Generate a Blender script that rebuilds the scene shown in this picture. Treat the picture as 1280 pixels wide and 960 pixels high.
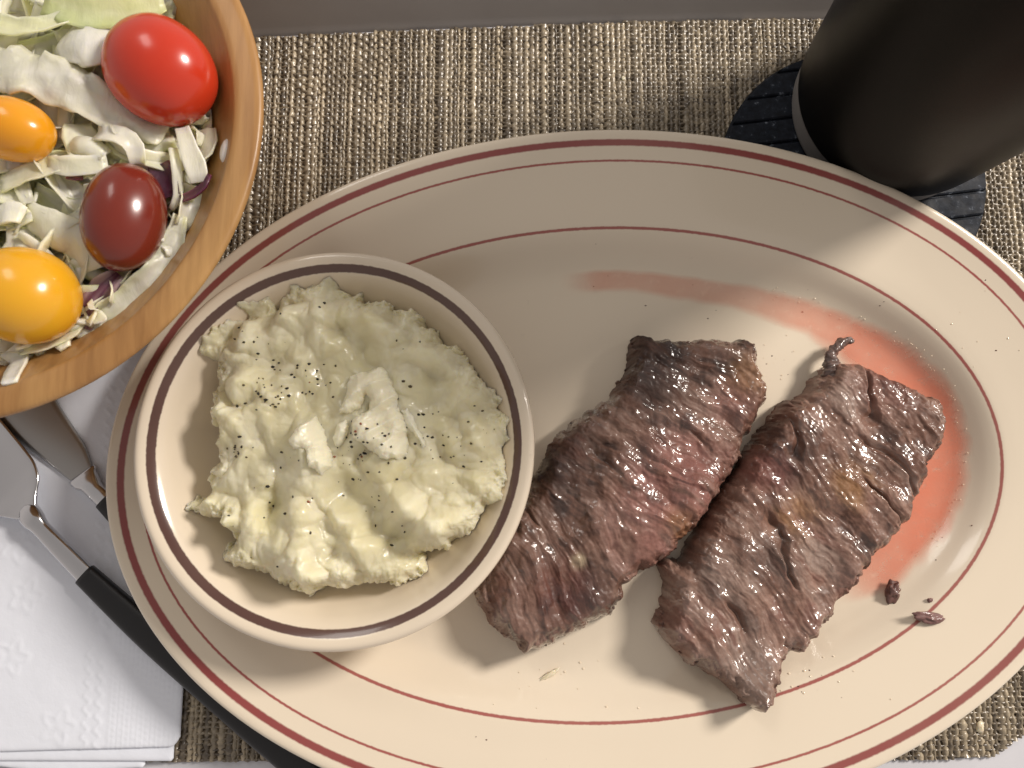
import bpy, math, random
import numpy as np
from mathutils import Matrix, Vector

# ------------------------------------------------------------------ clear
for o in list(bpy.data.objects):
    bpy.data.objects.remove(o)
scene = bpy.context.scene
COL = scene.collection
S = 0.01                       # the script works in centimetres
random.seed(7)
RNG = np.random.default_rng(11)

# ------------------------------------------------------------------ camera
F_PX, CAM_H, TX, TY = 940.0, 26.03, 0.01646, 0.14472
def _rot(d):
    d = np.asarray(d, float)
    c, s = math.cos(TY), math.sin(TY)
    d = np.stack([d[..., 0], c*d[..., 1]-s*d[..., 2], s*d[..., 1]+c*d[..., 2]], -1)
    c, s = math.cos(TX), math.sin(TX)
    return np.stack([c*d[..., 0]-s*d[..., 2], d[..., 1], s*d[..., 0]+c*d[..., 2]], -1)
def W(p, z=0.0):
    """photo pixel(s) -> x, y (cm) on the horizontal plane at height z"""
    p = np.asarray(p, float)
    d = _rot(np.stack([(p[..., 0]-640)/F_PX, -(p[..., 1]-480)/F_PX, -np.ones(p.shape[:-1])], -1))
    return d[..., :2]/-d[..., 2:] * (CAM_H-np.asarray(z, float)[..., None])
cam_d = bpy.data.cameras.new('camera')
cam = bpy.data.objects.new('camera', cam_d); COL.objects.link(cam)
scene.camera = cam
ax = [_rot(v) for v in ((1, 0, 0), (0, 1, 0), (0, 0, 1))]
M = Matrix.Identity(4)
for i in range(3):
    for j in range(3):
        M[j][i] = ax[i][j]
M[2][3] = CAM_H*S
cam.matrix_world = M
cam_d.sensor_width = 36.0
cam_d.lens = F_PX/1280*36.0
cam_d.clip_start = 0.005; cam_d.clip_end = 20.0
cam_d.dof.use_dof = True
cam_d.dof.focus_distance = 0.242
cam_d.dof.aperture_fstop = 15.0
scene.render.resolution_x = 1024; scene.render.resolution_y = 768

# ------------------------------------------------------------------ light
AZ, EL, DIST = math.radians(28), math.radians(37), 1.5
world = bpy.data.worlds.new('World'); scene.world = world
world.use_nodes = True
bg = world.node_tree.nodes['Background']
bg.inputs[1].default_value = 0.43
# an ordinary room: pale walls all round, a dimmer ceiling
_n = world.node_tree; _tc = _n.nodes.new('ShaderNodeTexCoord'); _sx = _n.nodes.new('ShaderNodeSeparateXYZ'); _cr = _n.nodes.new('ShaderNodeValToRGB')
_n.links.new(_tc.outputs['Generated'], _sx.inputs[0]); _n.links.new(_sx.outputs[2], _cr.inputs[0]); _n.links.new(_cr.outputs[0], bg.inputs[0])
_cr.color_ramp.elements[0].position = .15; _cr.color_ramp.elements[0].color = (1.26, 1.14, 1.06, 1)
_cr.color_ramp.elements[1].position = .95; _cr.color_ramp.elements[1].color = (.81, .745, .70, 1)
ld = bpy.data.lights.new('room_lamp', 'AREA'); ld.shape = 'DISK'; ld.size = 0.32
ld.energy = 25.0; ld.color = (1.0, 0.92, 0.835)
lamp = bpy.data.objects.new('room_lamp', ld); COL.objects.link(lamp)
tgt = Vector((0.02, 0.03, 0.01))
dl = Vector((math.cos(EL)*math.cos(AZ), math.cos(EL)*math.sin(AZ), math.sin(EL)))
lamp.location = tgt+dl*DIST
lamp.rotation_euler = dl.to_track_quat('Z', 'Y').to_euler()
# a second, weaker lamp on the other side: its small reflections show on the tomatoes and the tumbler's foot
l2 = bpy.data.lights.new('second_lamp', 'AREA'); l2.shape = 'RECTANGLE'; l2.size = 0.22; l2.size_y = 0.42
l2.energy = 1.5; l2.color = (1.0, 0.96, 0.90)
lamp2 = bpy.data.objects.new('second_lamp', l2); COL.objects.link(lamp2)
d2 = Vector((math.cos(math.radians(48))*math.cos(math.radians(118)), math.cos(math.radians(48))*math.sin(math.radians(118)), math.sin(math.radians(48))))
lamp2.location = tgt+d2*1.3; lamp2.rotation_euler = d2.to_track_quat('Z', 'Y').to_euler()
vs = scene.view_settings
vs.view_transform = 'Standard'; vs.look = 'None'; vs.exposure = 0.0; vs.gamma = 1.0
vs.use_curve_mapping = False
scene.render.engine = 'CYCLES'

# ------------------------------------------------------------------ noise
_perm = np.random.default_rng(3).permutation(256); _perm = np.concatenate([_perm, _perm, _perm])
_g = np.random.default_rng(4).normal(size=(256, 3)); _g /= np.linalg.norm(_g, axis=1)[:, None]
def noise(x, y, z=0.0):
    x, y, z = np.broadcast_arrays(np.asarray(x, float), np.asarray(y, float), np.asarray(z, float))
    xi, yi, zi = np.floor(x).astype(int), np.floor(y).astype(int), np.floor(z).astype(int)
    xf, yf, zf = x-xi, y-yi, z-zi
    u, v, w = [t*t*t*(t*(t*6-15)+10) for t in (xf, yf, zf)]
    r = 0
    for a in (0, 1):
        for b in (0, 1):
            for c in (0, 1):
                h = _perm[_perm[_perm[(xi+a) & 255]+((yi+b) & 255)]+((zi+c) & 255)]
                g = _g[h]
                d = g[..., 0]*(xf-a)+g[..., 1]*(yf-b)+g[..., 2]*(zf-c)
                r = r+d*(u if a else 1-u)*(v if b else 1-v)*(w if c else 1-w)
    return r*1.5
def fbm(x, y, z=0.0, n=4, gain=0.5):
    r, a, f = 0, 1.0, 1.0
    for i in range(n):
        r = r+a*noise(x*f, y*f, np.asarray(z)*f+7.3*i); a *= gain; f *= 2.03
    return r
def cells(x, y, seed=0):
    """distance to the nearest of scattered points, 0 at a clump's middle"""
    xi, yi = np.floor(x).astype(int), np.floor(y).astype(int); d = np.full(x.shape, 9.0)
    for a in (-1, 0, 1):
        for b in (-1, 0, 1):
            h = _perm[_perm[(xi+a+seed) & 255]+((yi+b) & 255)]
            px, py = xi+a+.5+.42*_g[h, 0], yi+b+.5+.42*_g[h, 1]
            d = np.minimum(d, np.hypot(x-px, y-py))
    return d
def sst(a, b, x):
    t = np.clip((x-a)/(b-a), 0, 1); return t*t*(3-2*t)
def mix(a, b, t):
    return np.asarray(a)*(1-t[..., None])+np.asarray(b)*t[..., None]

# ------------------------------------------------------------------ mesh helpers
def mk(name, V, F, mat=None, parent=None, smooth=True, col=None, attrs=None, **props):
    V = np.asarray(V, float)*S
    me = bpy.data.meshes.new(name)
    if isinstance(F, np.ndarray):
        n, k = F.shape
        me.vertices.add(len(V)); me.vertices.foreach_set('co', V.astype(np.float32).ravel())
        me.loops.add(n*k); me.loops.foreach_set('vertex_index', F.astype(np.int32).ravel())
        me.polygons.add(n); me.polygons.foreach_set('loop_start', np.arange(n, dtype=np.int32)*k)
        me.update(calc_edges=True)
    else:
        me.from_pydata(V.tolist(), [], F); me.update()
    me.polygons.foreach_set('use_smooth', np.full(len(me.polygons), smooth))
    if col is not None:
        a = me.color_attributes.new('Col', 'FLOAT_COLOR', 'POINT')
        c = np.ones((len(V), 4), np.float32); c[:, :np.asarray(col).shape[1]] = col
        a.data.foreach_set('color', c.ravel())
    for k_, v_ in (attrs or {}).items():
        a = me.attributes.new(k_, 'FLOAT', 'POINT'); a.data.foreach_set('value', np.asarray(v_, np.float32).ravel())
    if mat: me.materials.append(mat)
    o = bpy.data.objects.new(name, me); COL.objects.link(o)
    if parent: o.parent = parent
    for k_, v_ in props.items(): o[k_] = v_
    return o
def empty(name, **props):
    o = bpy.data.objects.new(name, None); COL.objects.link(o); o.empty_display_size = 0.01
    for k_, v_ in props.items(): o[k_] = v_
    return o
def quads(nr, nc, wrap=False):
    """faces of a vertex lattice of nr rows and nc columns"""
    i, j = np.meshgrid(np.arange(nr-1), np.arange(nc if wrap else nc-1), indexing='ij')
    j2 = (j+1) % nc
    return np.stack([i*nc+j, i*nc+j2, (i+1)*nc+j2, (i+1)*nc+j], -1).reshape(-1, 4)
def lathe(prof, cx, cy, n=192, wob=None):
    th = np.linspace(0, 2*np.pi, n, endpoint=False)
    prof = np.asarray(prof, float)
    r, z = prof[:, 0][:, None], prof[:, 1][:, None]
    if wob is not None: r = r*(1+wob(th)[None, :])
    V = np.stack([cx+r*np.cos(th), cy+r*np.sin(th), z+0*th], -1).reshape(-1, 3)
    return V, quads(len(prof), n, True)
def resample(prof, step):
    prof = np.asarray(prof, float)
    # Catmull-Rom through the profile points
    P = np.vstack([2*prof[0]-prof[1], prof, 2*prof[-1]-prof[-2]])
    out = []
    for i in range(1, len(P)-2):
        L = np.linalg.norm(P[i+1]-P[i]); n = max(1, int(L/step))
        for t in np.arange(n)/n:
            a, b, c, d = P[i-1], P[i], P[i+1], P[i+2]
            out.append(.5*((2*b)+(-a+c)*t+(2*a-5*b+4*c-d)*t*t+(-a+3*b-3*c+d)*t**3))
    out.append(prof[-1]); return np.array(out)
def sdf(poly, X, Y):
    """signed distance to a closed polygon, positive inside"""
    P = np.asarray(poly, float); Q = np.roll(P, -1, 0)
    d2 = np.full(X.shape, 1e9); ins = np.zeros(X.shape, bool)
    for (ax_, ay), (bx, by) in zip(P, Q):
        ex, ey = bx-ax_, by-ay
        t = np.clip(((X-ax_)*ex+(Y-ay)*ey)/(ex*ex+ey*ey+1e-12), 0, 1)
        d2 = np.minimum(d2, (X-ax_-t*ex)**2+(Y-ay-t*ey)**2)
        c = ((ay > Y) != (by > Y)) & (X < (bx-ax_)*(Y-ay)/(by-ay+1e-12)+ax_)
        ins ^= c
    return np.where(ins, 1, -1)*np.sqrt(d2)
def smooth_poly(P, n=4):
    return resample(np.vstack([P, P[:1]]), 1e9 if n < 2 else np.mean(np.linalg.norm(np.diff(P, axis=0), axis=1))/n)[:-1]
class Field:
    """a lump standing on something: lattice cut along an outline, with a height for every point"""
    def __init__(s, poly, res, rough=0.0, rfreq=2.0, seed=0.0):
        lo, hi = poly.min(0)-.4, poly.max(0)+.4
        s.x0, s.y0, s.res = lo[0], lo[1], res
        nx, ny = int((hi[0]-lo[0])/res), int((hi[1]-lo[1])/res)
        s.X, s.Y = np.meshgrid(lo[0]+np.arange(nx)*res, lo[1]+np.arange(ny)*res)
        s.d = sdf(poly, s.X, s.Y)
        if rough: s.d = s.d+rough*fbm(s.X*rfreq, s.Y*rfreq, seed, 4, .6)
    def build(s, name, Z, mat, dx=0, dy=0, col=None, attrs=None, **kw):
        s.Z = Z
        ny, nx = s.d.shape
        gy, gx = np.gradient(s.d, s.res)
        gl = np.sqrt(gx**2+gy**2)+1e-9
        out = np.minimum(s.d, 0)
        X = s.X-gx/gl*np.clip(out, -1.5*s.res, 0)+dx; Y = s.Y-gy/gl*np.clip(out, -1.5*s.res, 0)+dy
        inn = s.d > 0
        c = inn[:-1, :-1] | inn[1:, :-1] | inn[:-1, 1:] | inn[1:, 1:]
        i, j = np.nonzero(c)
        Fq = np.stack([i*nx+j, i*nx+j+1, (i+1)*nx+j+1, (i+1)*nx+j], -1)
        used = np.zeros(nx*ny, bool); used[Fq.ravel()] = True
        idx = np.cumsum(used)-1
        V = np.stack([X, Y, Z], -1).reshape(-1, 3)[used]
        cc = None if col is None else col.reshape(-1, col.shape[-1])[used]
        aa = {k: v.reshape(-1)[used] for k, v in (attrs or {}).items()}
        return mk(name, V, idx[Fq], mat, col=cc, attrs=aa, **kw)
    def at(s, x, y):
        j = np.clip(((np.asarray(x)-s.x0)/s.res).round().astype(int), 0, s.Z.shape[1]-1)
        i = np.clip(((np.asarray(y)-s.y0)/s.res).round().astype(int), 0, s.Z.shape[0]-1)
        return s.Z[i, j]

# ------------------------------------------------------------------ materials
def mat(name, base=(.5, .5, .5), rough=.5, metal=0.0, spec=.5, coat=0.0, coat_rough=.1, sss=0.0, sss_rad=(.003, .002, .001), trans=0.0, sheen=0):
    m = bpy.data.materials.new(name); m.use_nodes = True
    b = m.node_tree.nodes['Principled BSDF']
    b.inputs['Base Color'].default_value = (*base, 1); b.inputs['Roughness'].default_value = rough
    b.inputs['Metallic'].default_value = metal; b.inputs['Specular IOR Level'].default_value = spec
    b.inputs['Coat Weight'].default_value = coat; b.inputs['Coat Roughness'].default_value = coat_rough
    if sss:
        b.inputs['Subsurface Weight'].default_value = sss; b.inputs['Subsurface Radius'].default_value = sss_rad
        b.inputs['Subsurface Scale'].default_value = 1.0
    b.inputs['Transmission Weight'].default_value = trans
    return m, m.node_tree, b
def node(nt, t, **kw):
    n = nt.nodes.new(t)
    for k, v in kw.items(): setattr(n, k, v)
    return n
def nz(nt, scale, detail=4, rough=.55, stretch=None, coord='Object', dist=0):
    tc = node(nt, 'ShaderNodeTexCoord'); mp = node(nt, 'ShaderNodeMapping')
    nt.links.new(tc.outputs[coord], mp.inputs[0])
    if stretch: mp.inputs['Scale'].default_value = stretch
    n = node(nt, 'ShaderNodeTexNoise'); nt.links.new(mp.outputs[0], n.inputs['Vector'])
    n.inputs['Scale'].default_value = scale; n.inputs['Detail'].default_value = detail
    n.inputs['Roughness'].default_value = rough; n.inputs['Distortion'].default_value = dist
    return n
def ramp(nt, fac, stops, interp='LINEAR'):
    r = node(nt, 'ShaderNodeValToRGB'); r.color_ramp.interpolation = interp
    e = r.color_ramp.elements
    while len(e) < len(stops): e.new(.5)
    for k, (p, c) in enumerate(stops):
        e[k].position = p; e[k].color = (*c, 1) if len(c) == 3 else c
    nt.links.new(fac, r.inputs[0]); return r
def mixc(nt, fac, a, b, mode='MIX'):
    n = node(nt, 'ShaderNodeMix', data_type='RGBA', blend_type=mode)
    for sock, v in ((n.inputs[0], fac), (n.inputs[6], a), (n.inputs[7], b)):
        if hasattr(v, 'links') or isinstance(v, bpy.types.NodeSocket): nt.links.new(v, sock)
        elif isinstance(v, (int, float)): sock.default_value = v
        else: sock.default_value = (*v, 1)
    return n.outputs[2]
def bump(nt, b, h, strength=.3, dist=.001, prev=None):
    n = node(nt, 'ShaderNodeBump'); n.inputs['Strength'].default_value = strength; n.inputs['Distance'].default_value = dist
    nt.links.new(h, n.inputs['Height'])
    if prev: nt.links.new(prev.outputs[0], n.inputs['Normal'])
    nt.links.new(n.outputs[0], b.inputs['Normal']); return n
def attr(nt, name):
    return node(nt, 'ShaderNodeAttribute', attribute_name=name)
def rng(nt, v, lo, hi, a=0.0, b=1.0):
    n = node(nt, 'ShaderNodeMapRange'); nt.links.new(v, n.inputs[0])
    n.inputs[1].default_value = a; n.inputs[2].default_value = b; n.inputs[3].default_value = lo; n.inputs[4].default_value = hi
    return n.outputs[0]

# table laminate
M_TABLE, nt, b = mat('table_laminate', (.62, .62, .66), .45)
n = nz(nt, 60, 5); nt.links.new(mixc(nt, n.outputs[0], (.56, .56, .60), (.68, .68, .72)), b.inputs['Base Color'])
M_LEDGE, nt, b = mat('ledge_laminate', (.30, .28, .27), .5)
n = nz(nt, 40, 4); nt.links.new(mixc(nt, n.outputs[0], (.27, .25, .24), (.33, .31, .30)), b.inputs['Base Color'])

# woven placemat threads
M_THREAD, nt, b = mat('vinyl_thread', (.3, .25, .15), .28, spec=.85)
a = attr(nt, 'Col'); n = nz(nt, 900, 3)
nt.links.new(mixc(nt, .55, a.outputs[0], ramp(nt, n.outputs[0], [(.3, (.45, .45, .45)), (.7, (1, 1, 1))]).outputs[0], 'MULTIPLY'), b.inputs['Base Color'])
bump(nt, b, n.outputs[0], .25, .0003)
M_BACK, nt, b = mat('placemat_backing', (.07, .052, .034), .8)

# ceramics: bands painted by distance from the rim
def ceramic(name, body, bands, wear=True):
    m, nt, b = mat(name, body, .16, spec=.5, coat=.35, coat_rough=.06)
    a = attr(nt, 'rim'); n = nz(nt, 700, 3); n2 = nz(nt, 9, 4); n3 = nz(nt, 160, 5, .7)
    c = mixc(nt, n2.outputs[0], tuple(v*.95 for v in body), tuple(min(1, v*1.04) for v in body))
    # faint grey utensil scuffs and specks
    sp = ramp(nt, n3.outputs[0], [(.68, (0, 0, 0)), (.80, (1, 1, 1))])
    c = mixc(nt, rng(nt, sp.outputs[0], 0, .22), c, (.36, .31, .25))
    mt = node(nt, 'ShaderNodeMath', operation='MULTIPLY_ADD'); nt.links.new(n.outputs[0], mt.inputs[0])
    mt.inputs[1].default_value = .035; nt.links.new(a.outputs['Fac'], mt.inputs[2])
    for (lo, hi, colr, soft) in bands:
        lo += .0175; hi += .0175
        up = node(nt, 'ShaderNodeMapRange'); up.interpolation_type = 'SMOOTHSTEP'; nt.links.new(mt.outputs[0], up.inputs[0])
        up.inputs[1].default_value = lo-soft; up.inputs[2].default_value = lo+soft
        dn = node(nt, 'ShaderNodeMapRange'); dn.interpolation_type = 'SMOOTHSTEP'; nt.links.new(mt.outputs[0], dn.inputs[0])
        dn.inputs[1].default_value = hi-soft; dn.inputs[2].default_value = hi+soft; dn.inputs[3].default_value = 1; dn.inputs[4].default_value = 0
        mm = node(nt, 'ShaderNodeMath', operation='MULTIPLY'); nt.links.new(up.outputs[0], mm.inputs[0]); nt.links.new(dn.outputs[0], mm.inputs[1])
        wv = node(nt, 'ShaderNodeMath', operation='MULTIPLY'); nt.links.new(mm.outputs[0], wv.inputs[0])
        nt.links.new(rng(nt, n2.outputs[0], .98, .86, .3, .75), wv.inputs[1])
        c = mixc(nt, wv.outputs[0], c, colr)
    nt.links.new(c, b.inputs['Base Color'])
    nt.links.new(rng(nt, n2.outputs[0], .11, .24), b.inputs['Roughness'])
    bump(nt, b, n2.outputs[0], .08, .002)
    return m
CREAM = (.76, .665, .53)
M_PLATTER = ceramic('cream_glaze_red_lines', CREAM, [(.40, .61, (.235, .022, .026), .03), (1.05, 1.12, (.32, .055, .05), .02), (2.98, 3.07, (.32, .055, .05), .02)])
M_DISH = ceramic('cream_glaze_brown_band', (.76, .66, .525), [(.40, .63, (.06, .013, .010), .02)])

# wood
M_WOOD, nt, b = mat('oiled_wood', (.5, .25, .08), .42, spec=.45, coat=.15, coat_rough=.25)
n1 = nz(nt, 22, 6, .6, (1, .22, .5), dist=1.2); n2 = nz(nt, 220, 5, .65, (1.6, .10, .8)); n3 = nz(nt, 6, 3)
c = ramp(nt, n1.outputs[0], [(.30, (.25, .115, .034)), (.5, (.385, .20, .068)), (.68, (.50, .29, .108))]).outputs[0]
c = mixc(nt, .5, c, ramp(nt, n2.outputs[0], [(.3, (.50, .42, .34)), (.6, (1, 1, 1))]).outputs[0], 'MULTIPLY')
c = mixc(nt, rng(nt, n3.outputs[0], 0, .35, .45, .7), c, (.36, .15, .04))
nt.links.new(c, b.inputs['Base Color']); bump(nt, b, n2.outputs[0], .25, .0004)

# cutlery, tumbler, coaster
M_STEEL, nt, b = mat('brushed_steel', (.66, .66, .68), .16, metal=1)
n = nz(nt, 300, 3, .6, (1, .05, 1)); nt.links.new(rng(nt, n.outputs[0], .09, .2), b.inputs['Roughness'])
M_BLADE, nt, b = mat('satin_blade_steel', (.42, .41, .40), .33, metal=1)
n = nz(nt, 25, 4); nt.links.new(rng(nt, n.outputs[0], .25, .42), b.inputs['Roughness'])
M_BLACK, nt, b = mat('black_plastic_handle', (.012, .012, .014), .38)
n = nz(nt, 1500, 2); bump(nt, b, n.outputs[0], .1, .0002)
M_POWDER, nt, b = mat('black_powder_coat', (.005, .0046, .0042), .38, spec=.2)
n = nz(nt, 2500, 2); bump(nt, b, n.outputs[0], .12, .0002)
n2 = nz(nt, 30, 4); nt.links.new(rng(nt, n2.outputs[0], .30, .46), b.inputs['Roughness'])
M_BAND, nt, b = mat('tumbler_bare_steel', (.42, .41, .40), .5, metal=.5)
M_LID, nt, b = mat('clear_lid_plastic', (.05, .05, .055), .2)
M_SLATE, nt, b = mat('coaster_rubber', (.06, .07, .085), .5, spec=.25)
n = nz(nt, 350, 5, .7); n2 = nz(nt, 90, 4, .6)
c = ramp(nt, n.outputs[0], [(.4, (.006, .008, .013)), (.60, (.015, .020, .031)), (.74, (.24, .27, .32))]).outputs[0]
nt.links.new(c, b.inputs['Base Color']); nt.links.new(rng(nt, n2.outputs[0], .48, .75, .35, .65), b.inputs['Roughness']); bump(nt, b, n.outputs[0], .35, .0005)

# paper
M_PAPER, nt, b = mat('white_tissue_paper', (.81, .845, .93), .85, spec=.2, sss=.15, sss_rad=(.001, .001, .001))
n = nz(nt, 500, 5, .7); bump(nt, b, n.outputs[0], .3, .0003)

# food
M_MEAT, nt, b = mat('seared_beef', (.2, .1, .08), .35, spec=.4, coat=.55, coat_rough=.1, sss=.06, sss_rad=(.004, .0015, .001))
a = attr(nt, 'Col'); n = nz(nt, 500, 4, .65); n2 = nz(nt, 220, 3, .5)
nt.links.new(mixc(nt, .7, a.outputs[0], ramp(nt, n.outputs[0], [(.3, (.68, .63, .62)), (.65, (1.0, 1.0, 1.0))]).outputs[0], 'MULTIPLY'), b.inputs['Base Color'])
w_ = attr(nt, 'wet')
nt.links.new(rng(nt, w_.outputs['Fac'], .65, .42), b.inputs['Roughness']); nt.links.new(rng(nt, w_.outputs['Fac'], .10, 1.0), b.inputs['Coat Weight'])
nt.links.new(rng(nt, n2.outputs[0], .04, .12), b.inputs['Coat Roughness'])
bp = bump(nt, b, n2.outputs[0], .5, .0011); bump(nt, b, n.outputs[0], .2, .0005, bp)
M_MASH, nt, b = mat('mashed_potato', (.7, .67, .42), .5, spec=.45, sss=.55, sss_rad=(.007, .006, .003))
a = attr(nt, 'Col'); n = nz(nt, 420, 4, .65)
nt.links.new(a.outputs[0], b.inputs['Base Color'])
w_ = attr(nt, 'wet'); nt.links.new(rng(nt, w_.outputs['Fac'], .62, .28), b.inputs['Roughness']); nt.links.new(rng(nt, w_.outputs['Fac'], .0, .4), b.inputs['Coat Weight'])
bump(nt, b, n.outputs[0], .22, .0007)
M_BUTTER, nt, b = mat('soft_butter', (.86, .81, .62), .34, spec=.45, sss=.4, sss_rad=(.005, .004, .002), coat=.15)
n = nz(nt, 260, 4); bump(nt, b, n.outputs[0], .2, .0006)
M_PEPPER, nt, b = mat('ground_black_pepper', (.025, .02, .012), .7)
a = attr(nt, 'Col'); nt.links.new(a.outputs[0], b.inputs['Base Color'])
M_CABBAGE, nt, b = mat('cabbage', (.8, .8, .6), .38, spec=.45, sss=.6, sss_rad=(.006, .006, .003), coat=.12)
a = attr(nt, 'Col'); n = nz(nt, 260, 4); n2 = nz(nt, 900, 2)
nt.links.new(mixc(nt, .5, a.outputs[0], ramp(nt, n.outputs[0], [(.3, (.88, .90, .78)), (.65, (1, 1, 1))]).outputs[0], 'MULTIPLY'), b.inputs['Base Color'])
n4 = nz(nt, 140, 4, .6, (1, .25, 1), dist=.6); bp = bump(nt, b, n4.outputs[0], .5, .0012); bump(nt, b, n.outputs[0], .25, .0008, bp)
def tomato_mat(name, c1, c2):
    m, nt, b = mat(name, c1, .25, spec=.5, sss=.16, sss_rad=(.006, .0025, .0008), coat=.35, coat_rough=.13)
    n = nz(nt, 45, 4); n2 = nz(nt, 420, 4, .7)
    c = mixc(nt, n.outputs[0], c1, c2)
    c = mixc(nt, rng(nt, n2.outputs[0], 0, .35, .66, .8), c, tuple(min(1, v*1.5+.03) for v in c1))
    nt.links.new(c, b.inputs['Base Color']); bump(nt, b, n.outputs[0], .05, .001)
    return m
M_TRED = tomato_mat('red_tomato_skin', (.60, .046, .014), (.47, .024, .009))
M_TBRN = tomato_mat('dark_tomato_skin', (.20, .024, .011), (.14, .016, .009))
M_TYEL = tomato_mat('yellow_tomato_skin', (.80, .36, .012), (.70, .27, .008))
M_TYEL2 = tomato_mat('lemon_tomato_skin', (.80, .43, .02), (.72, .34, .012))
M_DRESS, nt, b = mat('creamy_dressing', (.78, .74, .68), .2, sss=.3)
M_JUICE, nt, b = mat('meat_juice', (.82, .25, .15), .12, spec=.5)
a = attr(nt, 'alpha'); n = nz(nt, 330, 5, .7); n2 = nz(nt, 60, 4)
mm = node(nt, 'ShaderNodeMath', operation='MULTIPLY'); nt.links.new(a.outputs['Fac'], mm.inputs[0]); nt.links.new(rng(nt, n2.outputs[0], .75, 1.1, .3, .7), mm.inputs[1])
m3 = node(nt, 'ShaderNodeMath', operation='MULTIPLY'); nt.links.new(mm.outputs[0], m3.inputs[0]); nt.links.new(rng(nt, n.outputs[0], 1, .55, .55, .75), m3.inputs[1])
nt.links.new(m3.outputs[0], b.inputs['Alpha']); bump(nt, b, n.outputs[0], .2, .0006)
M_FAT, nt, b = mat('fat_bit', (.78, .68, .5), .25, sss=.3)

# ------------------------------------------------------------------ table and ledge (the setting)
mk('table_top', [(-45, -40, 0), (45, -40, 0), (45, 17.3, 0), (45, 24, 0), (-45, 24, 0), (-45, -40, -2), (45, -40, -2), (45, 24, -2), (-45, 24, -2)],
   [(0, 1, 2, 3, 4), (5, 8, 7, 6), (0, 5, 6, 1), (1, 6, 7, 3, 2), (3, 7, 8, 4), (4, 8, 5, 0)], M_TABLE, smooth=False, kind='structure')
MAT_TOP = ((-9.05, 16.76), (12.17, 17.73)); msl = (MAT_TOP[1][1]-MAT_TOP[0][1])/(MAT_TOP[1][0]-MAT_TOP[0][0])
def mat_top(x): return 16.78+(x+9.05)*msl+.12*np.sin((x+9)/21*np.pi)
prof = resample([(0, .003), (.05, .10), (.16, .26), (.5, .85), (1.2, 2.05), (1.5, 2.45), (2.0, 2.7), (3.2, 2.75), (4.2, 2.7)], .08)
xs = np.linspace(-44, 44, 60); V = []
for (d, z) in prof:
    V += [(x, 16.80+(x+9.05)*msl+.02+.12*math.sin((min(max(x, -9), 12)+9)/21*math.pi)+d, z) for x in xs]
mk('table_ledge', V, quads(len(prof), len(xs)), M_LEDGE, kind='structure')

# ------------------------------------------------------------------ placemat
mat_poly = np.array([(-26, -8.6), (-15.96, -8.56), (0, -8.62), (12.53, -8.65), (14.56, -8.66), (16.25, -8.57), (16.8, -8.25), (17.6, -7.7), (19, -6.6), (21, -5), (22, -3.5),
                     (22.3, 12), (21, 15.5), (18, 17.6), (12.17, 17.78), (5.2, 17.58), (-3.7, 17.12), (-9.05, 16.80), (-26, 15.9)])
PC, PA, PB, PROT = (3.589, 1.218), 15.9, 10.95, 0.04466       # platter
mat_o = empty('placemat', label='woven beige and brown placemat under the oval platter', category='placemat')
ins = mat_poly*1.0
c0 = ins.mean(0); bv = [(x, y, .07) for x, y in c0+(ins-c0)*.997]
mk('backing', bv+[(x, y, .005) for x, y, z in bv], [tuple(range(len(bv)))]+[(i, i+len(bv), (i+1) % len(bv)+len(bv), (i+1) % len(bv)) for i in range(len(bv))], M_BACK, mat_o, smooth=False)
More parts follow.
